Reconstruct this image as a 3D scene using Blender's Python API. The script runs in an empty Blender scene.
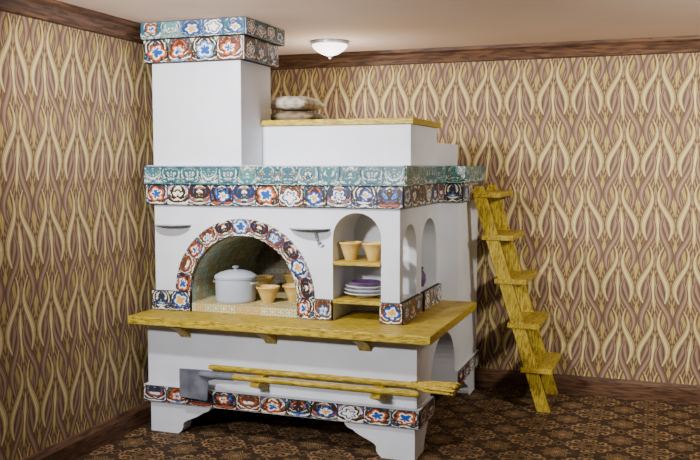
import bpy, bmesh, math, random
from mathutils import Vector, Matrix
random.seed(7)
C = bpy.context.scene
COL = C.collection
PI = math.pi

# ------------------------------------------------------------------ materials
def lin(c):
    return tuple(((v/255)/12.92 if v/255 <= 0.04045 else ((v/255+0.055)/1.055)**2.4) for v in c)
def rgba(c): return (*lin(c), 1.0)

class G:
    def __init__(s, name, rough=0.6, spec=0.3):
        s.mat = bpy.data.materials.new(name); s.mat.use_nodes = True
        s.nt = s.mat.node_tree; s.b = s.nt.nodes['Principled BSDF']
        s.b.inputs['Roughness'].default_value = rough
        s.b.inputs['Specular IOR Level'].default_value = spec
    def n(s, t): return s.nt.nodes.new(t)
    def put(s, inp, v):
        if isinstance(v, bpy.types.NodeSocket): s.nt.links.new(v, inp)
        else: inp.default_value = v
    def m(s, op, a, b=None, c=None, clamp=False):
        k = s.n('ShaderNodeMath'); k.operation = op; k.use_clamp = clamp
        s.put(k.inputs[0], a)
        if b is not None: s.put(k.inputs[1], b)
        if c is not None: s.put(k.inputs[2], c)
        return k.outputs[0]
    def mix(s, f, a, b, mode='MIX'):
        k = s.n('ShaderNodeMix'); k.data_type = 'RGBA'; k.blend_type = mode
        s.put(k.inputs[0], f); s.put(k.inputs[6], a); s.put(k.inputs[7], b)
        return k.outputs[2]
    def pos(s):
        k = s.n('ShaderNodeNewGeometry'); x = s.n('ShaderNodeSeparateXYZ')
        s.nt.links.new(k.outputs['Position'], x.inputs[0]); return k.outputs['Position'], x.outputs
    def obj(s): return s.n('ShaderNodeTexCoord').outputs['Object']
    def uv(s):
        k = s.n('ShaderNodeTexCoord'); x = s.n('ShaderNodeSeparateXYZ')
        s.nt.links.new(k.outputs['UV'], x.inputs[0]); return k.outputs['UV'], x.outputs
    def comb(s, x, y, z):
        k = s.n('ShaderNodeCombineXYZ'); s.put(k.inputs[0], x); s.put(k.inputs[1], y); s.put(k.inputs[2], z); return k.outputs[0]
    def scale(s, v, sc):
        k = s.n('ShaderNodeMapping'); s.put(k.inputs[0], v); k.inputs['Scale'].default_value = sc; return k.outputs[0]
    def noise(s, v, sc, det=3, dist=0.0):
        k = s.n('ShaderNodeTexNoise'); s.put(k.inputs['Vector'], v)
        k.inputs['Scale'].default_value = sc; k.inputs['Detail'].default_value = det; k.inputs['Distortion'].default_value = dist
        return k.outputs[0]
    def voro(s, v, sc, rnd=1.0):
        k = s.n('ShaderNodeTexVoronoi'); s.put(k.inputs['Vector'], v); k.inputs['Scale'].default_value = sc
        k.inputs['Randomness'].default_value = rnd
        x = s.n('ShaderNodeSeparateXYZ'); s.nt.links.new(k.outputs['Color'], x.inputs[0])
        return k.outputs['Distance'], x.outputs[0]
    def ramp(s, f, stops, interp='CONSTANT'):
        k = s.n('ShaderNodeValToRGB'); k.color_ramp.interpolation = interp
        while len(k.color_ramp.elements) < len(stops): k.color_ramp.elements.new(.5)
        for e, (p, c) in zip(k.color_ramp.elements, stops): e.position = p; e.color = rgba(c)
        s.put(k.inputs[0], f); return k.outputs[0]
    def step(s, a, lo, hi):
        k = s.n('ShaderNodeMapRange'); k.clamp = True; k.interpolation_type = 'SMOOTHSTEP'
        s.put(k.inputs[0], a); k.inputs[1].default_value = lo; k.inputs[2].default_value = hi
        return k.outputs[0]
    def base(s, v): s.put(s.b.inputs['Base Color'], v); return s
    def bump(s, h, st=0.3, d=0.01):
        k = s.n('ShaderNodeBump'); k.inputs['Strength'].default_value = st; k.inputs['Distance'].default_value = d
        s.put(k.inputs['Height'], h); s.nt.links.new(k.outputs[0], s.b.inputs['Normal']); return s

def m_simple(name, c1, c2, sc=6, rough=0.6, spec=0.3, metal=0, bump=0.0):
    g = G(name, rough, spec); n = g.noise(g.obj(), sc, 4)
    g.base(g.mix(g.step(n, .3, .7), rgba(c1), rgba(c2))); g.b.inputs['Metallic'].default_value = metal
    if bump: g.bump(n, bump, .004)
    return g.mat

def m_wood(name, c1, c2, c3, sc, rough=.45):
    g = G(name, rough, .22); o = g.obj(); v = g.scale(o, sc)
    n = g.noise(v, 1.0, 5, 1.2); n2 = g.noise(v, 2.4, 4, .6)
    col = g.mix(g.step(n, .38, .62), rgba(c1), rgba(c2))
    col = g.mix(g.m('MULTIPLY', g.step(n2, .48, .60), .8), col, rgba(c3))
    g.base(col); g.bump(n2, .12, .003); return g.mat

GW = ((200,172,58), (168,144,38), (112,90,20))
WOODX = m_wood('golden_wood_x', *GW, (9,60,60))
WOODZ = m_wood('golden_wood_z', *GW, (50,50,8))
WOODY = m_wood('golden_wood_y', *GW, (50,9,50))
STRAW = m_wood('straw', (220,190,74), (182,150,46), (104,80,22), (20,140,140), .8)
BROWN = m_wood('brown_wood', (106,74,52), (82,57,40), (54,38,27), (3,3,30), .5)
PLASTER = m_simple('white_plaster', (222,225,231), (213,217,224), 5, .75, .2, 0, .04)
GROUT = m_simple('brown_grout', (52,36,28), (38,26,20), 30, .8)
METAL = m_simple('grey_steel', (176,180,188), (140,144,152), 10, .3, .5, .3)
IRON = m_simple('dull_iron', (124,128,138), (90,94,104), 12, .5, .4, .2)
ENAMEL = m_simple('white_enamel', (190,198,210), (172,182,198), 4, .3, .5)
CERAM = m_simple('ochre_ceramic', (218,184,106), (194,158,82), 14, .4, .4)
CHINA = m_simple('white_china', (228,228,232), (214,214,222), 8, .25, .5)
PURPLE = m_simple('purple_glaze', (112,82,122), (84,58,96), 26, .3, .5)
CEIL = m_simple('warm_beige_ceiling', (244,219,200), (238,212,192), 1.2, .9, .1)
g = G('smoky_glass', .15, .5); g.base(g.mix(g.noise(g.obj(), 6), rgba((150,156,168)), rgba((126,132,146)))); g.b.inputs['Transmission Weight'].default_value = .3
SMOKY = g.mat
def m_cloth(name, a, b, c, sc):
    g = G(name, .9, .1); o = g.obj(); n = g.noise(o, 10, 3)
    x = g.n('ShaderNodeSeparateXYZ'); g.put(x.inputs[0], o)
    s1 = g.m('SINE', g.m('MULTIPLY', g.m('ADD', x.outputs[0], g.m('MULTIPLY', n, .05)), sc))
    s2 = g.m('SINE', g.m('MULTIPLY', g.m('ADD', x.outputs[1], g.m('MULTIPLY', n, .05)), sc))
    col = g.mix(g.step(n, .3, .7), rgba(a), rgba(b))
    g.base(g.mix(g.m('MULTIPLY', g.step(g.m('MULTIPLY', s1, s2), .15, .4), .6), col, rgba(c))); g.bump(n, .3, .004); return g.mat
LINEN = m_cloth('patterned_linen', (200,192,176), (174,164,146), (140,124,106), 80)
TAUPE = m_cloth('patterned_taupe', (146,130,104), (110,96,78), (86,70,58), 70)

def m_wallpaper(name, axis):
    """dense overlapping twisted leaf ribbons with soft shading and fine ribbing"""
    g = G(name, .65, .2); P, xyz = g.pos()
    wv = g.m('MULTIPLY', g.m('SINE', g.m('MULTIPLY', xyz[2], 2*PI/.66)), .05)
    u = g.m('ADD', g.m('DIVIDE', xyz[axis], .235), wv); z = xyz[2]
    w = g.m('ABSOLUTE', g.m('SUBTRACT', g.m('FRACT', u), .5))
    Q = .44
    ph = g.m('MULTIPLY', z, 2*PI/Q)
    st0 = g.step(g.m('SINE', g.m('MULTIPLY', g.m('ADD', w, g.m('MULTIPLY', g.m('SINE', ph), .10)), 2*PI*11)), -.7, .7)
    col = g.mix(st0, rgba((96,72,58)), rgba((156,130,90)))
    LIGHT = [(0, (124,100,66)), (.2, (176,152,92)), (.48, (220,202,138)), (.68, (228,216,166)), (.88, (180,156,98)), (1, (122,96,66))]
    DARK = [(0, (88,64,56)), (.3, (128,100,86)), (.6, (176,150,118)), (.85, (128,100,84)), (1, (90,66,56))]
    GOLD = [(0, (104,84,50)), (.3, (162,138,76)), (.6, (200,178,104)), (.85, (160,136,76)), (1, (104,84,50))]
    def leaf(col, base, amp, w0, w1, coff, shift, pal, f, mask=None, rim=(88,64,54)):
        sh = g.m('SINE', g.m('ADD', ph, shift)); ch = g.m('COSINE', g.m('ADD', ph, coff))
        sd = g.m('SUBTRACT', w, g.m('MULTIPLY_ADD', sh, amp, base)); d = g.m('ABSOLUTE', sd)
        ww = g.m('MULTIPLY_ADD', ch, w1, w0)
        e = g.m('SUBTRACT', ww, d); nd = g.m('DIVIDE', sd, g.m('MAXIMUM', ww, .012))
        t = g.m('MULTIPLY_ADD', nd, .5, .5, clamp=True)
        inner = g.ramp(t, pal, 'EASE')
        stp = g.step(g.m('SINE', g.m('MULTIPLY', nd, f)), -.4, .9)
        inner = g.mix(g.m('MULTIPLY', stp, .55), inner, rgba((98,76,58)))
        A = g.m('MULTIPLY', g.step(e, -.02, .0), .8); Bm = g.step(e, -.004, .004)
        if mask is not None: A = g.m('MULTIPLY', A, mask); Bm = g.m('MULTIPLY', Bm, mask)
        col = g.mix(A, col, rgba(rim))
        return g.mix(Bm, col, inner)
    over = g.step(g.m('COSINE', ph), -.08, .08)
    col = leaf(col, 0, 0, .05, .095, -PI/2, 0, GOLD, 15)
    col = leaf(col, .5, 0, .05, .095, PI/2, 0, LIGHT, 15)
    col = leaf(col, .25, .08, .052, .042, -2.2, 1.2, GOLD, 9)
    col = leaf(col, .25, -.08, .050, .040, .9, -1.2, DARK, 9)
    col = leaf(col, .25, .16, .066, .040, .4, 0, LIGHT, 13)
    col = leaf(col, .25, -.16, .066, .040, PI+.4, 0, DARK, 13)
    col = leaf(col, .25, .16, .066, .040, .4, 0, LIGHT, 13, over)
    g.base(col); return g.mat
PAPERX = m_wallpaper('wallpaper_back', 0); PAPERY = m_wallpaper('wallpaper_left', 1)

def m_floor():
    """tan-gold star-and-flower ornament on brown"""
    g = G('ornate_brown_floor', .7, .15); P, xyz = g.pos()
    S = .34; nz = g.noise(P, 30, 2); wb = g.noise(P, 12, 2); wb2 = g.noise(g.scale(P, (1.2,.9,1)), 13, 2)
    x = g.m('ABSOLUTE', g.m('ADD', g.m('SUBTRACT', g.m('FRACT', g.m('DIVIDE', xyz[0], S)), .5), g.m('MULTIPLY', g.m('SUBTRACT', wb, .5), .05)))
    y = g.m('ABSOLUTE', g.m('ADD', g.m('SUBTRACT', g.m('FRACT', g.m('DIVIDE', xyz[1], S)), .5), g.m('MULTIPLY', g.m('SUBTRACT', wb2, .5), .05)))
    L, M_, D = rgba((140,111,74)), rgba((88,67,47)), rgba((44,33,26))
    col = g.mix(g.step(nz, .4, .65), rgba((66,50,37)), rgba((50,38,29)))
    def polar(cx, cy):
        a = g.m('SUBTRACT', x, cx); b = g.m('SUBTRACT', y, cy)
        return g.m('SQRT', g.m('ADD', g.m('MULTIPLY', a, a), g.m('MULTIPLY', b, b))), g.m('ARCTAN2', b, a)
    def star(col, cx, cy, r0, amp, pts, bands):
        r, t = polar(cx, cy)
        zz = g.m('ABSOLUTE', g.m('SUBTRACT', g.m('FRACT', g.m('MULTIPLY', t, pts/(2*PI))), .5))
        R = g.m('SUBTRACT', r, g.m('MULTIPLY', zz, amp))
        for lim, c in bands: col = g.mix(g.step(R, lim*r0, lim*r0-.012), col, c)
        return col
    def curl(col, cx, cy, R, k, c):
        r, t = polar(cx, cy); s = g.m('SINE', g.m('ADD', t, g.m('MULTIPLY', r, k)))
        return g.mix(g.m('MULTIPLY', g.step(s, .0, .5), g.step(r, R, R*.85)), col, c)
    col = curl(col, .30, .30, .13, 60, L); col = curl(col, .42, .20, .10, -66, L); col = curl(col, .20, .42, .10, 66, L)
    col = star(col, 0, 0, .17, .20, 8, [(1.0, L), (.86, D), (.66, L), (.50, M_), (.30, D), (.14, L)])
    col = star(col, .5, .5, .12, .16, 8, [(1.0, L), (.82, D), (.55, L), (.35, D)])
    col = star(col, .5, 0, .07, .10, 4, [(1.0, L), (.7, D)]); col = star(col, 0, .5, .07, .10, 4, [(1.0, L), (.7, D)])
    g.base(col); return g.mat
FLOORM = m_floor()

def tile_local(g, wobble=.08):
    UV, q = g.uv(); nzv = g.noise(UV, 5, 3); nzw = g.noise(g.scale(UV, (1.3, .9, 1)), 6, 3)
    x = g.m('ADD', g.m('SUBTRACT', g.m('FRACT', q[0]), .5), g.m('MULTIPLY', g.m('SUBTRACT', nzv, .5), wobble))
    y = g.m('ADD', g.m('SUBTRACT', g.m('FRACT', q[1]), .5), g.m('MULTIPLY', g.m('SUBTRACT', nzw, .5), wobble))
    r = g.m('SQRT', g.m('ADD', g.m('MULTIPLY', x, x), g.m('MULTIPLY', y, y))); t = g.m('ARCTAN2', y, x)
    wn = g.n('ShaderNodeTexWhiteNoise'); wn.noise_dimensions = '2D'
    g.put(wn.inputs['Vector'], g.comb(g.m('FLOOR', q[0]), g.m('FLOOR', q[1]), 0.0))
    ex = g.m('MAXIMUM', g.m('ABSOLUTE', g.m('SUBTRACT', g.m('FRACT', q[0]), .5)), g.m('ABSOLUTE', g.m('SUBTRACT', g.m('FRACT', q[1]), .5)))
    return UV, x, y, r, t, wn.outputs[0], ex
COB, COB2, ORG, CRM, DRK, GRN = (24,76,156), (80,138,196), (184,84,36), (240,234,214), (36,24,18), (46,116,96)
OCH = (206,156,70)
def m_floral(name, ground, pal, frame, scl=3.6, bloom=1.0, fr=.47, fine=0.0, share=1.0):
    """bold painted acanthus scrolls, with a bloom on some of the tiles"""
    g = G(name, .3, .45); UV, x, y, r, t, rnd, ex = tile_local(g, .16)
    ax = g.m('ABSOLUTE', x)
    kind = g.m('FLOOR', g.m('MULTIPLY', rnd, 6))
    col = g.ramp(g.m('FRACT', g.m('MULTIPLY', rnd, 4)), [(0, ground[0]), (.38, ground[1]), (.72, ground[2])])
    ang = g.m('MULTIPLY', r, 6.0)
    ca, sa = g.m('COSINE', ang), g.m('SINE', ang)
    rx = g.m('ADD', g.m('MULTIPLY', ax, ca), g.m('MULTIPLY', y, sa)); ry = g.m('SUBTRACT', g.m('MULTIPLY', y, ca), g.m('MULTIPLY', ax, sa))
    v = g.comb(g.m('MULTIPLY', rx, 1.7), ry, g.m('MULTIPLY', kind, 3.3))
    d, cr = g.voro(v, scl, 1)
    col = g.mix(g.step(d, .50, .46), col, g.ramp(cr, pal))
    col = g.mix(g.step(d, .24, .21), col, g.ramp(g.m('FRACT', g.m('MULTIPLY', cr, 3)), [(0, DRK), (.3, CRM), (.65, pal[1][1])]))
    if fine:
        d2, c2 = g.voro(g.comb(ax, y, g.m('MULTIPLY', kind, 5.1)), 10, 1)
        col = g.mix(g.m('MULTIPLY', g.step(d2, .28, .22), fine), col, g.ramp(c2, [(0, CRM), (.34, DRK), (.54, pal[1][1]), (.66, CRM), (.86, OCH)]))
    if bloom:
        th = g.m('ADD', t, g.m('MULTIPLY', rnd, 20))
        pet = g.m('ABSOLUTE', g.m('COSINE', g.m('MULTIPLY', th, 2.5)))
        q1 = g.m('FRACT', g.m('MULTIPLY', rnd, 7)); q2 = g.m('FRACT', g.m('MULTIPLY', rnd, 11))
        outer = g.ramp(q1, [(0, COB), (.28, CRM), (.48, COB2), (.66, ORG)])
        innr = g.ramp(q1, [(0, CRM), (.28, COB), (.48, CRM), (.66, CRM)])
        core = g.ramp(q1, [(0, OCH), (.28, CRM), (.48, COB), (.66, COB)])
        has = g.step(g.m('FRACT', g.m('MULTIPLY', rnd, 37)), share+.01, share)
        sz = g.m('MULTIPLY_ADD', q2, .16*bloom, .14*bloom)
        x2 = g.m('ADD', x, g.m('MULTIPLY', g.m('SUBTRACT', g.m('FRACT', g.m('MULTIPLY', rnd, 23)), .5), .22))
        y2 = g.m('ADD', y, g.m('MULTIPLY', g.m('SUBTRACT', g.m('FRACT', g.m('MULTIPLY', rnd, 31)), .5), .18))
        r2 = g.m('SQRT', g.m('ADD', g.m('MULTIPLY', x2, x2), g.m('MULTIPLY', y2, y2)))
        f0 = g.m('SUBTRACT', g.m('SUBTRACT', g.m('ADD', g.m('MULTIPLY', pet, .12), sz), r2), g.m('SUBTRACT', 1.0, has))
        col = g.mix(g.step(f0, -.04, -.03), col, rgba(DRK))
        col = g.mix(g.step(f0, .0, .01), col, outer)
        col = g.mix(g.step(f0, .09, .10), col, innr)
        col = g.mix(g.step(f0, .17, .18), col, core)
    col = g.mix(g.step(ex, fr, fr+.010), col, rgba(frame))
    g.base(col); return g.mat
FLORAL = m_floral('dark_floral_majolica', ((52,34,26), (92,54,34), (40,48,70)), [(0, CRM), (.19, COB), (.30, (60,36,26)), (.42, CRM), (.53, COB2), (.61, (124,64,36)), (.73, CRM), (.82, GRN), (.89, ORG), (.95, COB)], (40,26,20), 3.4, 1.05, .476, .45, .7)
CROWNT = m_floral('teal_floral_majolica', ((44,88,100), (58,84,120), (92,136,134)), [(0, CRM), (.18, (44,92,140)), (.34, (30,48,66)), (.44, (196,206,190)), (.55, OCH), (.62, (104,156,160)), (.78, (40,84,140)), (.92, (96,66,46))], (44,58,62), 3.8, 1.15, .484, .6, .8)
TEAL = m_floral('teal_scroll_majolica', ((42,90,100), (66,116,114), (50,96,108)), [(0, (216,220,202)), (.18, (44,98,112)), (.36, (28,50,66)), (.50, (206,212,194)), (.60, (96,150,142)), (.76, (48,104,116)), (.88, (138,98,64)), (.94, (212,212,190))], (48,66,68), 4.4, 0, .488, .9)
def m_mosaic(name, ca, cb, cc, cg):
    g = G(name, .5, .3); UV, q = g.uv()
    fx = g.m('ABSOLUTE', g.m('SUBTRACT', g.m('FRACT', q[0]), .5)); fy = g.m('ABSOLUTE', g.m('SUBTRACT', g.m('FRACT', q[1]), .5))
    wn = g.n('ShaderNodeTexWhiteNoise'); wn.noise_dimensions = '2D'
    g.put(wn.inputs['Vector'], g.comb(g.m('FLOOR', q[0]), g.m('FLOOR', q[1]), 0.0))
    col = g.mix(wn.outputs[0], rgba(ca), rgba(cb))
    col = g.mix(g.step(g.m('FRACT', g.m('MULTIPLY', wn.outputs[0], 5)), .66, .70), col, rgba(cc))
    # little four-petal motif on each piece
    col = g.mix(g.m('MULTIPLY', g.step(g.m('MULTIPLY', fx, fy), .012, .020), g.step(g.m('ADD', fx, fy), .52, .44)), col, rgba(cg))
    col = g.mix(g.step(g.m('MAXIMUM', fx, fy), .40, .46), col, rgba(cg))
    g.base(col); return g.mat
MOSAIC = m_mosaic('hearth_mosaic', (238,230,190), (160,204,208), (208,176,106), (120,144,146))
MOSAICB = m_mosaic('hearth_back_mosaic', (164,150,118), (120,132,128), (140,112,78), (96,94,86))  # darker copy of the hearth mosaic, light falloff painted into its colours
MOSAICF = m_mosaic('sill_mosaic', (222,206,146), (186,196,156), (206,168,96), (158,146,104))

# ------------------------------------------------------------------ helpers
def link(o): COL.objects.link(o); return o
def obj(name, bm, mat, parent=None, local=False, smooth=False):
    """one mesh object; geometry given in world coordinates unless local"""
    me = bpy.data.meshes.new(name)
    bmesh.ops.recalc_face_normals(bm, faces=bm.faces[:])
    if parent is not None and not local:
        p = parent; off = Vector((0,0,0))
        while p: off += p.location; p = p.parent
        bmesh.ops.translate(bm, verts=bm.verts[:], vec=-off)
    bm.to_mesh(me); bm.free()
    me.materials.append(mat)
    if smooth:
        for f in me.polygons: f.use_smooth = True
        try: me.set_sharp_from_angle(angle=math.radians(40))
        except Exception: pass
    o = link(bpy.data.objects.new(name, me))
    if parent is not None: o.parent = parent
    return o
def thing(name, label, cat, loc=(0,0,0), group=None):
    o = link(bpy.data.objects.new(name, None)); o.location = loc; o.empty_display_size = .1
    o['label'] = label; o['category'] = cat
    if group: o['group'] = group
    return o
def tag(o, label, cat, group=None):
    o['label'] = label; o['category'] = cat
    if group: o['group'] = group
    return o
def struct(name, bm, mat):
    o = obj(name, bm, mat); o['kind'] = 'structure'; return o
def B(): return bmesh.new()
def prism(bm, poly, axis, a, b, bev=0):
    """poly: 2D points in the plane across axis; extruded a..b.  x:(y,z) y:(x,z) z:(x,y)"""
    def P(p, t):
        return {'x': (t, p[0], p[1]), 'y': (p[0], t, p[1]), 'z': (p[0], p[1], t)}[axis]
    v0 = [bm.verts.new(P(p, a)) for p in poly]; v1 = [bm.verts.new(P(p, b)) for p in poly]
    n = len(poly); fs = [bm.faces.new(v0), bm.faces.new(v1[::-1])]
    for i in range(n): fs.append(bm.faces.new((v0[i], v1[i], v1[(i+1) % n], v0[(i+1) % n])))
    if bev:
        es = {e for f in fs for e in f.edges}
        bmesh.ops.recalc_face_normals(bm, faces=fs)
        bmesh.ops.bevel(bm, geom=list(es), offset=bev, segments=2, profile=.6, affect='EDGES')
def box(bm, x0, x1, y0, y1, z0, z1, bev=0):
    prism(bm, [(x0,y0),(x1,y0),(x1,y1),(x0,y1)], 'z', z0, z1, bev)
def lathe(bm, prof, cx=0, cy=0, cz=0, n=40, closed=False):
    rings = []
    for r, z in prof:
        if r < 1e-5: rings.append([bm.verts.new((cx, cy, cz+z))])
        else: rings.append([bm.verts.new((cx+r*math.cos(2*PI*i/n), cy+r*math.sin(2*PI*i/n), cz+z)) for i in range(n)])
    pairs = list(zip(rings, rings[1:])) + ([(rings[-1], rings[0])] if closed else [])
    for A, Bq in pairs:
        for i in range(n):
            j = (i+1) % n
            if len(A) == 1 and len(Bq) == 1: continue
            if len(A) == 1: bm.faces.new((A[0], Bq[i], Bq[j]))
            elif len(Bq) == 1: bm.faces.new((A[i], A[j], Bq[0]))
            else: bm.faces.new((A[i], A[j], Bq[j], Bq[i]))
def tube(bm, pts, rad, n=12):
    pts = [Vector(p) for p in pts]; rings = []
    rads = rad if isinstance(rad, (list, tuple)) else [rad]*len(pts)
    for k, p in enumerate(pts):
        d = (pts[min(k+1, len(pts)-1)] - pts[max(k-1, 0)]).normalized()
        up = Vector((0,0,1)) if abs(d.z) < .9 else Vector((0,1,0))
        s = d.cross(up).normalized(); u = s.cross(d).normalized()
        rings.append([bm.verts.new(p + (s*math.cos(2*PI*i/n) + u*math.sin(2*PI*i/n))*rads[k]) for i in range(n)])
    for a, b in zip(rings, rings[1:]):
        for i in range(n): bm.faces.new((a[i], a[(i+1) % n], b[(i+1) % n], b[i]))
    bm.faces.new(rings[0]); bm.faces.new(rings[-1][::-1])
def arch(c, r, zs, z0, n=24, rz=None):
    rz = rz or r
    pts = [(c-r, z0), (c+r, z0)]
    for i in range(n+1):
        t = PI*i/n; pts.append((c + r*math.cos(t), zs + rz*math.sin(t)))
    return pts
def boolean(o, cutters):
    for c in cutters:
        m = o.modifiers.new('cut', 'BOOLEAN'); m.operation = 'DIFFERENCE'; m.object = c; m.solver = 'EXACT'
    dg = bpy.context.evaluated_depsgraph_get(); dg.update()
    me = bpy.data.meshes.new_from_object(o.evaluated_get(dg))
    o.modifiers.clear(); o.data = me
    for c in cutters: bpy.data.objects.remove(c, do_unlink=True)
def cutter(poly, axis, a, b):
    bm = B(); prism(bm, poly, axis, a, b); bmesh.ops.recalc_face_normals(bm, faces=bm.faces[:])
    me = bpy.data.meshes.new('c'); bm.to_mesh(me); bm.free(); return link(bpy.data.objects.new('c', me))
def cut(o, polys):
    cs = [cutter(*p) for p in polys]
    bpy.context.view_layer.update(); boolean(o, cs)
def adopt(o, parent):
    o.data.transform(Matrix.Translation(-parent.location)); o.parent = parent
TIDX = [0]
def tile(bm, uvl, p0, p1, p2, p3, nrm, h=.006, ins=.002):
    P = [Vector(p) for p in (p0, p1, p2, p3)]; c = sum(P, Vector())/4; nrm = Vector(nrm)
    base = [bm.verts.new(p) for p in P]
    top = [bm.verts.new(p + (c-p).normalized()*ins + nrm*h) for p in P]
    TIDX[0] += 1; k = TIDX[0] % 97; j = TIDX[0] // 97
    uvc = [(.015,.015),(.985,.015),(.985,.985),(.015,.985)]
    f = bm.faces.new(top)
    for l, (a, b) in zip(f.loops, uvc): l[uvl].uv = (k+a, j+b)
    for i in range(4):
        q = (i+1) % 4
        f = bm.faces.new((base[i], base[q], top[q], top[i]))
        for l, (a, b) in zip(f.loops, (uvc[i], uvc[q], uvc[q], uvc[i])): l[uvl].uv = (k+a, j+b)
def tile_run(bm, uvl, a, b, z0, z1, nrm, size):
    a = Vector(a); b = Vector(b); L = (b-a).length; n = max(1, round(L/size))
    for i in range(n):
        p = a.lerp(b, i/n); q = a.lerp(b, (i+1)/n)
        tile(bm, uvl, (p.x,p.y,z0), (q.x,q.y,z0), (q.x,q.y,z1), (p.x,p.y,z1), nrm)

# ------------------------------------------------------------------ the room
CAMZ = 1.643; CEILZ = 2.50; WB = 6.275; WL = -3.05; XR = 2.2; YF = -2.2
bm = B(); box(bm, WL-.12, XR, YF, WB+.12, -.1, 0); struct('floor', bm, FLOORM)
bm = B(); box(bm, WL-.12, XR, YF, WB+.12, CEILZ, CEILZ+.1); struct('ceiling', bm, CEIL)
bm = B(); box(bm, WL-.12, XR, WB, WB+.12, 0, CEILZ); struct('wall_back', bm, PAPERX)
bm = B(); box(bm, WL-.12, WL, YF, WB, 0, CEILZ); struct('wall_left', bm, PAPERY)
crown = lambda s, o: [(o, CEILZ), (o+s*.075, CEILZ), (o+s*.075, CEILZ-.022), (o+s*.05, CEILZ-.035), (o+s*.03, CEILZ-.075), (o+s*.022, CEILZ-.10), (o, CEILZ-.105)]
bm = B(); prism(bm, crown(-1, WB), 'x', WL, XR); struct('trim_1', bm, BROWN)
bm = B(); prism(bm, crown(1, WL), 'y', YF, WB); struct('trim_2', bm, BROWN)
bb = lambda s, o: [(o, 0), (o+s*.03, 0), (o+s*.03, .10), (o+s*.018, .118), (o+s*.012, .13), (o, .13)]
bm = B(); prism(bm, bb(-1, WB), 'x', WL, XR); struct('baseboard_back', bm, BROWN)
bm = B(); prism(bm, bb(1, WL), 'y', YF, WB); struct('baseboard_left', bm, BROWN)

# ------------------------------------------------------------------ the stove
XL = -2.94; XM = -1.35; XR_ = -1.22; YM = 4.60; YL = 4.50; YS = 5.55; YB = 6.15
SX, SY = -2.1, 5.3
stove = thing('masonry_stove', 'large white plastered masonry stove with painted tile bands and wooden ledge, against the papered walls', 'stove', (SX, SY, 0))
def foot(cx, cy, sx, sy):
    bm = B()
    def prof(o, s, st=0):
        p = [(o+s*st, 0), (o+s*st, .19), (o+s*.42, .19), (o+s*.41, .17)]
        for i in range(11):
            t = i/10; p.append((o+s*(.395-.17*t**.6+.02*math.sin(t*2*PI)), .155-.11*t))
        p += [(o+s*.215, .02), (o+s*.19, 0)]
        return p
    prism(bm, prof(cx, -sx), 'y', *sorted((cy, cy-sy*.10)))
    if sy < 0: prism(bm, [(cy+.10, 0), (cy+.10, .19), (cy+.30, .19), (cy+.285, .14), (cy+.22, .06), (cy+.19, 0)], 'x', *sorted((cx, cx-sx*.10)))
    else: prism(bm, prof(cy, -sy, .10), 'x', *sorted((cx, cx-sx*.10)))
    obj('foot', bm, PLASTER, stove)
foot(XL+.02, YL-.005, -1, -1); foot(XR_-.01, YL-.005, 1, -1); foot(XL+.02, YB, -1, 1); foot(XR_-.01, YB, 1, 1)
ARC = (arch(5.12, .32, .34, .10, rz=.27), 'x', XR_-1.2, XR_+.1)
bm = B(); box(bm, XL-.015, XR_+.02, YL-.025, YB, .19, .295); bc = obj('base_course', bm, PLASTER); cut(bc, [ARC]); adopt(bc, stove)
for a, b, n in (((XL-.015, YL-.025, 0), (XR_+.02, YL-.025, 0), (0,-1,0)), ((XR_+.02, YL-.025, 0), (XR_+.02, 4.80, 0), (1,0,0)), ((XR_+.02, 5.44, 0), (XR_+.02, YB, 0), (1,0,0))):
    bm = B(); uvl = bm.loops.layers.uv.new('UVMap')
    tile_run(bm, uvl, a, b, .193, .292, n, .16); obj('base_tiles', bm, FLORAL, stove)
bm = B(); box(bm, XL, XR_, YL, YS, .295, .697, .006)
lower = obj('lower_body', bm, PLASTER); cut(lower, [ARC]); adopt(lower, stove)
bm = B(); box(bm, XL, XR_, YS, YB, .295, 1.41, .006); obj('rear_body', bm, PLASTER, stove)
bm = B(); box(bm, XL-.02, -1.10, 4.32, YS-.004, .697, .745, .006); obj('ledge', bm, WOODX, stove)
for x in (-2.67, -2.10, -1.52):
    bm = B(); prism(bm, [(YL, .697), (YL-.14, .697), (YL-.14, .685), (YL-.06, .65), (YL, .60)], 'x', x-.035, x+.035); obj('corbel', bm, WOODY, stove)
for x in (-2.15, -1.42):
    bm = B(); prism(bm, [(YL, .422), (YL-.07, .421), (YL-.075, .391), (YL-.135, .389), (YL-.135, .372), (YL-.06, .345), (YL, .325)], 'x', x-.028, x+.028); obj('tool_peg', bm, WOODY, stove)
bm = B(); box(bm, XL, XM, YM, YS, .745, 1.41, .006); mid = obj('middle_body', bm, PLASTER)
AC, AR, AO, AZ = -2.325, .355, .455, .868
NX = -1.607; NR = .146; SILL = .80
cut(mid, [(arch(AC, AR, AZ, .70, 40), 'y', YM-.1, 5.48), (arch(NX, NR, 1.225, .70), 'y', YM-.1, 4.97)])
cut(mid, [(arch(4.805, .145, 1.155, .866), 'x', -1.50, XM+.1), (arch(5.255, .19, 1.12, .866), 'x', -1.90, XM+.1)])
adopt(mid, stove)
bm = B(); uvl = bm.loops.layers.uv.new('UVMap')
pts = arch(AC, AR-.004, AZ, .746, 32)[1:]; pts = pts + [(AC-AR+.004, .746)]
acc = 0; TS = .040
for (a, b) in zip(pts, pts[1:]):
    L = math.hypot(b[0]-a[0], b[1]-a[1])
    if L < 1e-6: continue
    f = bm.faces.new([bm.verts.new(p) for p in ((a[0], YM+.002, a[1]), (b[0], YM+.002, b[1]), (b[0], 5.47, b[1]), (a[0], 5.47, a[1]))])
    for l, (u, v) in zip(f.loops, ((acc, 0), (acc+L, 0), (acc+L, .87), (acc, .87))): l[uvl].uv = (u/TS, v/TS)
    acc += L
lining = obj('hearth_lining', bm, MOSAIC, stove)
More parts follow.
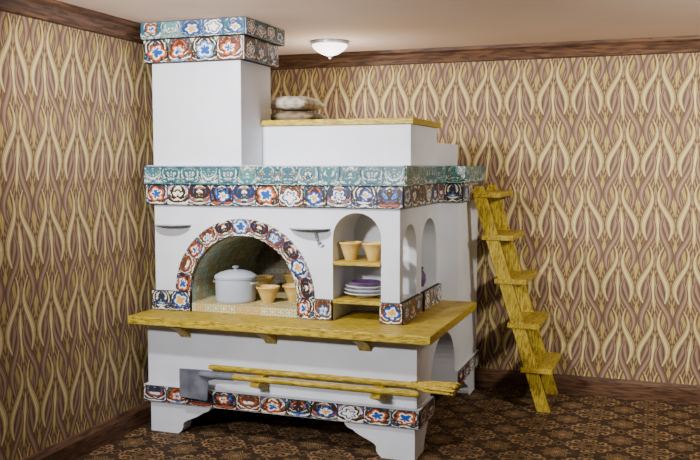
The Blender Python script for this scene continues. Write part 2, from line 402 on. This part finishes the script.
bm = B(); uvl = bm.loops.layers.uv.new('UVMap')
prism(bm, pts, 'y', 5.464, 5.474)
for f in bm.faces:
    for l in f.loops: l[uvl].uv = (l.vert.co.x/TS, l.vert.co.z/TS)
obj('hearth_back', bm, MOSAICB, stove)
bm = B(); uvl = bm.loops.layers.uv.new('UVMap')
box(bm, AC-AR+.005, AC+AR-.005, YM-.012, 5.46, .746, SILL)
bm.faces.ensure_lookup_table()
for f in bm.faces:
    for l in f.loops:
        c = l.vert.co; l[uvl].uv = ((c.x+c.y*(abs(f.normal.x) > .5))/.054, (c.z-.746 if abs(f.calc_center_median().z-(SILL+.746)/2) < .01 else c.y)/.054)
obj('hearth_sill', bm, MOSAICF, stove)
bm = B(); uvl = bm.loops.layers.uv.new('UVMap'); nA = 11
for i in range(nA):
    sub = 3; TIDX[0] += 1; k = TIDX[0] % 97; j = TIDX[0]//97
    for s in range(sub):
        g0, g1 = (i+s/sub)/nA, (i+(s+1)/sub)/nA
        t0, t1 = PI*g0, PI*g1; u0, u1 = .015+.97*s/sub, .015+.97*(s+1)/sub
        def pt(r, t, y): return bm.verts.new((AC+r*math.cos(t), y, AZ+r*math.sin(t)))
        yf = YM-.028
        A_ = [pt(AR, t0, yf), pt(AR, t1, yf), pt(AO, t1, yf), pt(AO, t0, yf)]
        f = bm.faces.new(A_)
        for l, (a, b) in zip(f.loops, ((u0,.015),(u1,.015),(u1,.985),(u0,.985))): l[uvl].uv = (k+a, j+b)
        for R, q0, q1, vv in ((AR, A_[0], A_[1], .015), (AO, A_[3], A_[2], .985)):
            f = bm.faces.new((q0, q1, pt(R, t1, YM+.001), pt(R, t0, YM+.001)))
            for l, (a, b) in zip(f.loops, ((u0,vv),(u1,vv),(u1,.985 if vv < .5 else .9),(u0,.985 if vv < .5 else .9))): l[uvl].uv = (k+a, j+b)
obj('arch_tiles', bm, FLORAL, stove)
yt = YM-.022; z0, z1 = .747, .866
def skirt(p, q, nrm, bx):
    bm = B(); uvl = bm.loops.layers.uv.new('UVMap'); bk = B(); box(bk, *bx, z0, z1)
    tile_run(bm, uvl, (*p, 0), (*q, 0), z0, z1, nrm, .13)
    t = obj('skirting_tiles', bm, FLORAL, stove); obj('tile_backing', bk, GROUT, t)
for xa, xb in ((XL-.01, AC-AR), (AC+AR, NX-NR), (NX+NR, XM+.022)):
    skirt((xa, yt), (xb, yt), (0,-1,0), (xa, xb, yt, YM+.001))
skirt((XM+.022, yt), (XM+.022, 4.99), (1,0,0), (XM-.001, XM+.022, YM+.002, 4.99))
skirt((XM+.022, 5.05), (XM+.022, 5.48), (1,0,0), (XM-.001, XM+.022, 5.05, 5.48))
for z in (1.09, .868):
    bm = B(); box(bm, NX-NR+.001, NX+NR-.001, YM-.012, 4.965, z-.022, z, .003); obj('niche_shelf', bm, WOODX, stove)
def band(name, o, z0, z1, mat, size=.115):
    poly = [(XL-.04, YM-o), (XM+o, YM-o), (XM+o, YS-o), (XR_+o, YS-o), (XR_+o, YB), (XL-.04, YB)]
    bk = B(); prism(bk, poly, 'z', z0, z1)
    bm = B(); uvl = bm.loops.layers.uv.new('UVMap')
    for a, b, n in ((poly[0], poly[1], (0,-1,0)), (poly[1], poly[2], (1,0,0)), (poly[2], poly[3], (0,-1,0)), (poly[3], poly[4], (1,0,0))):
        tile_run(bm, uvl, (*a, 0), (*b, 0), z0+.001, z1-.001, n, size)
    t = obj(name, bm, mat, stove); obj('tile_backing', bk, GROUT, t)
band('lower_tile_band', .022, 1.400, 1.525, FLORAL, .15)
band('upper_tile_band', .042, 1.525, 1.636, TEAL, .13)
bm = B(); box(bm, XL-.03, XM+.03, YM-.03, YS-.01, 1.636, 1.64); obj('top_slab', bm, PLASTER, stove)
XC = -2.335; YC = 5.02
bm = B(); box(bm, XL, XC, YM, YC, 1.64, 2.27, .006); obj('chimney', bm, PLASTER, stove)
def crownband(name, o, z0, z1, mat, size):
    bk = B(); box(bk, XL-.03, XC+o, YM-o, YC+o, z0, z1)
    bm = B(); uvl = bm.loops.layers.uv.new('UVMap')
    tile_run(bm, uvl, (XL-.03, YM-o, 0), (XC+o, YM-o, 0), z0+.001, z1-.001, (0,-1,0), size)
    tile_run(bm, uvl, (XC+o, YM-o, 0), (XC+o, YC+o, 0), z0+.001, z1-.001, (1,0,0), size)
    t = obj(name, bm, mat, stove); obj('tile_backing', bk, GROUT, t)
crownband('lower_chimney_tiles', .035, 2.262, 2.400, FLORAL, .16)
crownband('upper_chimney_tiles', .065, 2.400, 2.499, CROWNT, .14)
bm = B(); prism(bm, [(XC, 4.89), (-1.372, 4.89), (-1.372, YS-.02), (XL, YS-.02), (XL, YC), (XC, YC)], 'z', 1.64, 1.885, .005); obj('upper_block', bm, PLASTER, stove)
bm = B(); prism(bm, [(XC, 4.868), (-1.352, 4.868), (-1.352, YS), (XL, YS), (XL, YC), (XC, YC)], 'z', 1.885, 1.92, .004); obj('top_board', bm, WOODX, stove)
bm = B(); box(bm, XL, -1.372, YS-.019, YB, 1.637, 1.79, .005); obj('rear_block', bm, PLASTER, stove)
for x, curl in ((-2.805, False), (-1.895, True)):
    bm = B(); z = 1.276
    pts2 = [(x-.125, YM), (x+.125, YM)] + [(x+.125*math.cos(PI*i/18), YM-.01-.09*math.sin(PI*i/18)) for i in range(19)]
    prism(bm, pts2, 'z', z-.002, z+.002)
    s = obj('small_shelf', bm, SMOKY, stove)
    if curl:
        bm = B()
        sp = [(x+.02+.05*q, YM-.006-.02*math.sin(PI*q), z-.004-.075*q+.018*math.sin(2*PI*q)) for q in [i/12 for i in range(13)]]
        sp += [(x+.07-.016*math.sin(q*PI*1.5), YM-.006, z-.079-.012+.012*math.cos(q*PI*1.5)) for q in [i/8 for i in range(1, 9)]]
        tube(bm, sp, .0045, 8); obj('curled_bracket', bm, METAL, s)

# ------------------------------------------------------------------ pots, bowls, plates
def bowl(x, y, z, r, h, label, group, mat=CERAM):
    bm = B()
    lathe(bm, [(0, 0), (r*.46, 0), (r*.48, .005), (r*.52, h*.12), (r*.74, h*.55), (r*.93, h*.88), (r, h*.91), (r*1.01, h*.96), (r*.98, h), (r*.92, h*.97), (r*.86, h*.86), (r*.66, h*.5), (r*.44, h*.18), (0, h*.13)], n=40)
    o = obj('bowl', bm, mat, smooth=True); o.location = (x, y, z); tag(o, label, 'bowl', group)
HB = 'yellow bowls in the hearth'; NB = 'yellow bowls on the niche shelf'
bowl(-2.235, 4.745, SILL+.001, .074, .10, 'yellow clay bowl just right of the white pot in the hearth, nearest the front', HB)
bowl(-2.43, 5.08, SILL+.001, .076, .11, 'yellow clay bowl standing behind the white pot in the hearth', HB)
bowl(-2.11, 4.86, SILL+.001, .074, .10, 'yellow clay bowl at the right edge of the hearth opening', HB)
bowl(-2.29, 5.28, SILL+.001, .076, .11, 'yellow clay bowl farthest back in the middle of the hearth', HB)
bowl(-1.680, 4.70, 1.0905, .068, .105, 'yellow clay bowl on the upper niche shelf, nearer the hearth arch', NB)
bowl(-1.538, 4.70, 1.0905, .068, .105, 'yellow clay bowl on the upper niche shelf, nearer the stove corner', NB)
pot = thing('cooking_pot', 'pale enamel cooking pot with domed lid standing in the hearth', 'pot', (-2.450, 4.735, SILL+.001))
bm = B(); lathe(bm, [(0,0),(.116,0),(.122,.008),(.124,.02),(.126,.140),(.132,.144),(.132,.150),(.124,.150),(.120,.14),(.118,.02),(0,.015)], n=48); obj('pot_body', bm, ENAMEL, pot, True, True)
bm = B(); lathe(bm, [(.130,.151),(.132,.156),(.126,.163),(.10,.178),(.06,.190),(.02,.194),(0,.195)], n=48)
lid = obj('lid', bm, ENAMEL, pot, True, True)
bm = B(); lathe(bm, [(0,.194),(.012,.194),(.010,.202),(.022,.209),(.022,.215),(.012,.220),(0,.221)], n=24); obj('knob', bm, METAL, lid, True, True)
for s in (-1, 1):
    bm = B(); tube(bm, [(s*(.123+.026*math.sin(PI*i/8)), .036*math.cos(PI*i/8), .118) for i in range(9)], .006, 8); obj('handle', bm, METAL, pot, True, True)
pls = ['white china plate at the bottom of the stack on the lower niche shelf', 'white china plate in the middle of the niche stack', 'white china plate on top of the stack, directly under the purple bowl']
PB = .8685
for i in range(3):
    r = (.130, .127, .123)[i]
    bm = B(); lathe(bm, [(0,0),(.06,0),(.062,.004),(r*.85,.018),(r,.026),(r,.030),(r*.84,.023),(.06,.010),(0,.009)], n=48)
    o = obj('plate', bm, CHINA, smooth=True); o.location = (NX, 4.765, PB+i*.021)
    tag(o, pls[i], 'plate', 'stack of plates in the niche')
bm = B(); r = .092
lathe(bm, [(0,0),(.045,0),(.047,.006),(.065,.010),(.08,.020),(r,.034),(r-.003,.037),(.075,.022),(.060,.014),(0,.012)], n=40)
o = obj('bowl', bm, PURPLE, smooth=True); o.location = (NX, 4.765, PB+2*.021+.012); tag(o, 'shallow dark purple bowl on top of the white plates in the niche', 'bowl')
bm = B(); lathe(bm, [(0,0),(.030,0),(.034,.006),(.046,.04),(.044,.075),(.028,.10),(.026,.112),(.034,.122),(.028,.122),(.020,.110),(.022,.10),(.036,.07),(0,.012)], n=32)
o = obj('jar', bm, PURPLE, smooth=True); o.location = (-1.425, 5.29, .867); tag(o, 'small dark purple jar standing low in the rear side arch', 'jar')

# ------------------------------------------------------------------ pillows
def pillow(x, y, z, w, d, h, rz, mat, label):
    bm = B(); n = 26; bmesh.ops.create_grid(bm, x_segments=n, y_segments=n, size=1)
    g2 = bmesh.ops.duplicate(bm, geom=bm.verts[:]+bm.edges[:]+bm.faces[:])
    dup = {v for v in g2['geom'] if isinstance(v, bmesh.types.BMVert)}
    for v in bm.verts:
        a, b = v.co.x, v.co.y; f = max(0, (1-a**4)*(1-b**4))**.55
        zz = f*(1+.06*math.sin(5*a+2*b)*math.cos(4*b-a)); pinch = 1-.08*(1-abs(a*b))*(abs(a)**3+abs(b)**3)/2
        v.co = (a*w/2*pinch, b*d/2*pinch, (h*.62*zz if v in dup else -h*.38*f))
    bmesh.ops.remove_doubles(bm, verts=bm.verts[:], dist=1e-5)
    o = obj('pillow', bm, mat, smooth=True); o.location = (x, y, z+h*.38); o.rotation_euler.z = rz; tag(o, label, 'pillow', 'pillows on the stove top')
pillow(-2.245, 5.24, 1.921, .33, .34, .072, .04, TAUPE, 'flattened taupe pillow lying directly on the wooden stove top board')
pillow(-2.26, 5.24, 1.999, .30, .32, .092, -.05, LINEN, 'pale linen pillow on top of the taupe one')

# ------------------------------------------------------------------ ladder
lad = thing('step_ladder', 'golden wooden ladder with flat steps leaning against the right side of the stove', 'ladder', (-.67, 5.96, 0))
TZ = 1.50
xc = lambda z: -.675 - .462*z/TZ
for y in (5.70, 6.18):
    bm = B(); prism(bm, [(xc(0)-.043, 0), (xc(0)+.043, 0), (xc(TZ)+.040, TZ), (xc(TZ)-.016, TZ), (xc(TZ)-.036, TZ-.04)], 'y', y, y+.035, .004); obj('stringer', bm, WOODZ, lad)
for z in (1.46, 1.175, .885, .59, .295):
    bm = B(); x = xc(z); box(bm, x-(.035 if z > 1.3 else .065), x+.145, 5.688, 6.24, z-.034, z, .004); obj('step', bm, WOODY, lad)

# ------------------------------------------------------------------ tools on the pegs
broom = thing('straw_broom', 'yellow straw broom with long wooden handle lying across the pegs of the stove front', 'broom', (-1.8, 4.458, .44))
BZ = .441
bm = B(); tube(bm, [(-2.49, 4.461, BZ), (-2.47, 4.461, BZ), (-1.22, 4.461, BZ)], [.012, .017, .0175], 12); obj('handle', bm, WOODX, broom, smooth=True)
bm = B(); rnd = random.Random(3)
for i in range(120):
    a = rnd.uniform(0, 2*PI); q = math.sqrt(rnd.random())
    cy_, cz_ = q*math.cos(a), q*math.sin(a)
    x1 = -.990 + rnd.uniform(-.018, .008)
    P3 = [(-1.265, 4.461+cy_*.018, BZ+cz_*.014), (-1.205, 4.461+cy_*.024, BZ+cz_*.017), (-1.14, 4.458+cy_*.085, BZ+cz_*.022), (x1, 4.456+cy_*.100+rnd.uniform(-.005,.005), BZ+cz_*.024)]
    tube(bm, P3, [.0035, .004, .006, .0045], 5)
br = obj('bristles', bm, STRAW, broom)
for x, r in ((-1.235, .022), (-1.212, .025)):
    bm = B(); tube(bm, [(x-.006, 4.461, BZ), (x+.006, 4.461, BZ)], r, 16); obj('binding', bm, WOODY, br)
sh = thing('ash_shovel', 'flat grey iron ash shovel with long wooden handle resting on the pegs', 'shovel', (-1.8, 4.40, .40))
HY, HZ = 4.396, .410
bm = B(); tube(bm, [(-2.42, HY, HZ), (-1.20, HY, HZ), (-1.18, HY, HZ)], [.016, .019, .012], 12); obj('handle', bm, WOODX, sh, smooth=True)
bm = B()
prism(bm, [(-2.665, .258), (-2.485, .250), (-2.478, .258), (-2.470, .37), (-2.40, .392), (-2.40, .426), (-2.47, .434), (-2.665, .430)], 'y', 4.408, 4.417, .002)
tube(bm, [(-2.52, 4.401, HZ), (-2.43, HY, HZ), (-2.30, HY, HZ)], [.014, .023, .0205], 14)
obj('blade', bm, IRON, sh)

# ------------------------------------------------------------------ ceiling lamp
g = G('frosted_glass', .3, .5); g.base(rgba((245,245,240))); g.b.inputs['Emission Color'].default_value = rgba((255,250,238)); g.b.inputs['Emission Strength'].default_value = 4
GLASS = g.mat
LX, LY = -2.17, 5.64
lamp = thing('ceiling_lamp', 'small round ceiling lamp with frosted white glass cone', 'ceiling lamp', (LX, LY, CEILZ))
bm = B(); lathe(bm, [(0,0),(.128,0),(.134,-.006),(.134,-.020),(.126,-.024),(0,-.024)], n=48); obj('rim', bm, METAL, lamp, True, True)
bm = B(); lathe(bm, [(.124,-.022),(.122,-.036),(.10,-.062),(.06,-.086),(.02,-.100),(0,-.102)], n=48); obj('glass_shade', bm, GLASS, lamp, True, True)
bm = B(); lathe(bm, [(0,-.100),(.010,-.101),(.009,-.108),(.012,-.114),(.006,-.12),(0,-.121)], n=20); obj('finial', bm, METAL, lamp, True, True)

# ------------------------------------------------------------------ light
def area(name, loc, target, size, power, col, spread=180):
    l = bpy.data.lights.new(name, 'AREA'); l.size = size; l.energy = power; l.color = col; l.spread = math.radians(spread)
    o = link(bpy.data.objects.new(name, l)); o.location = loc
    o.rotation_euler = (Vector(target)-Vector(loc)).to_track_quat('-Z', 'Y').to_euler(); return o
area('key_light', (-2.40, 2.9, 2.44), (-2.0, 4.9, 1.75), .16, 46, (.99, .98, 1), 125)
area('front_light', (-2.4, .4, 2.3), (-1.6, 5, 1.0), .25, 36, (.99, .98, 1), 90)
area('wall_light', (1.2, 3.4, 2.35), (.4, 6.27, 1.7), .3, 44, (1, .95, .86), 100)
area('ceiling_wash', (1.6, 3.0, 1.3), (.8, 4.4, 2.5), 1.0, 10, (1, .94, .88), 110)
pl_ = bpy.data.lights.new('lamp_light', 'POINT'); pl_.energy = 9; pl_.color = (1, .95, .88); pl_.shadow_soft_size = .1
o = link(bpy.data.objects.new('lamp_light', pl_)); o.location = (LX, LY, CEILZ-.35)
w = bpy.data.worlds.new('world'); C.world = w; w.use_nodes = True
w.node_tree.nodes['Background'].inputs[0].default_value = (.60, .64, .82, 1); w.node_tree.nodes['Background'].inputs[1].default_value = .11

# ------------------------------------------------------------------ camera
cam = bpy.data.cameras.new('camera'); cam.lens = 857/700*36; cam.sensor_width = 36
co = link(bpy.data.objects.new('camera', cam)); co.location = (0, 0, CAMZ)
co.rotation_euler = (math.radians(90-4.337), 0, math.radians(19.71)); C.camera = co
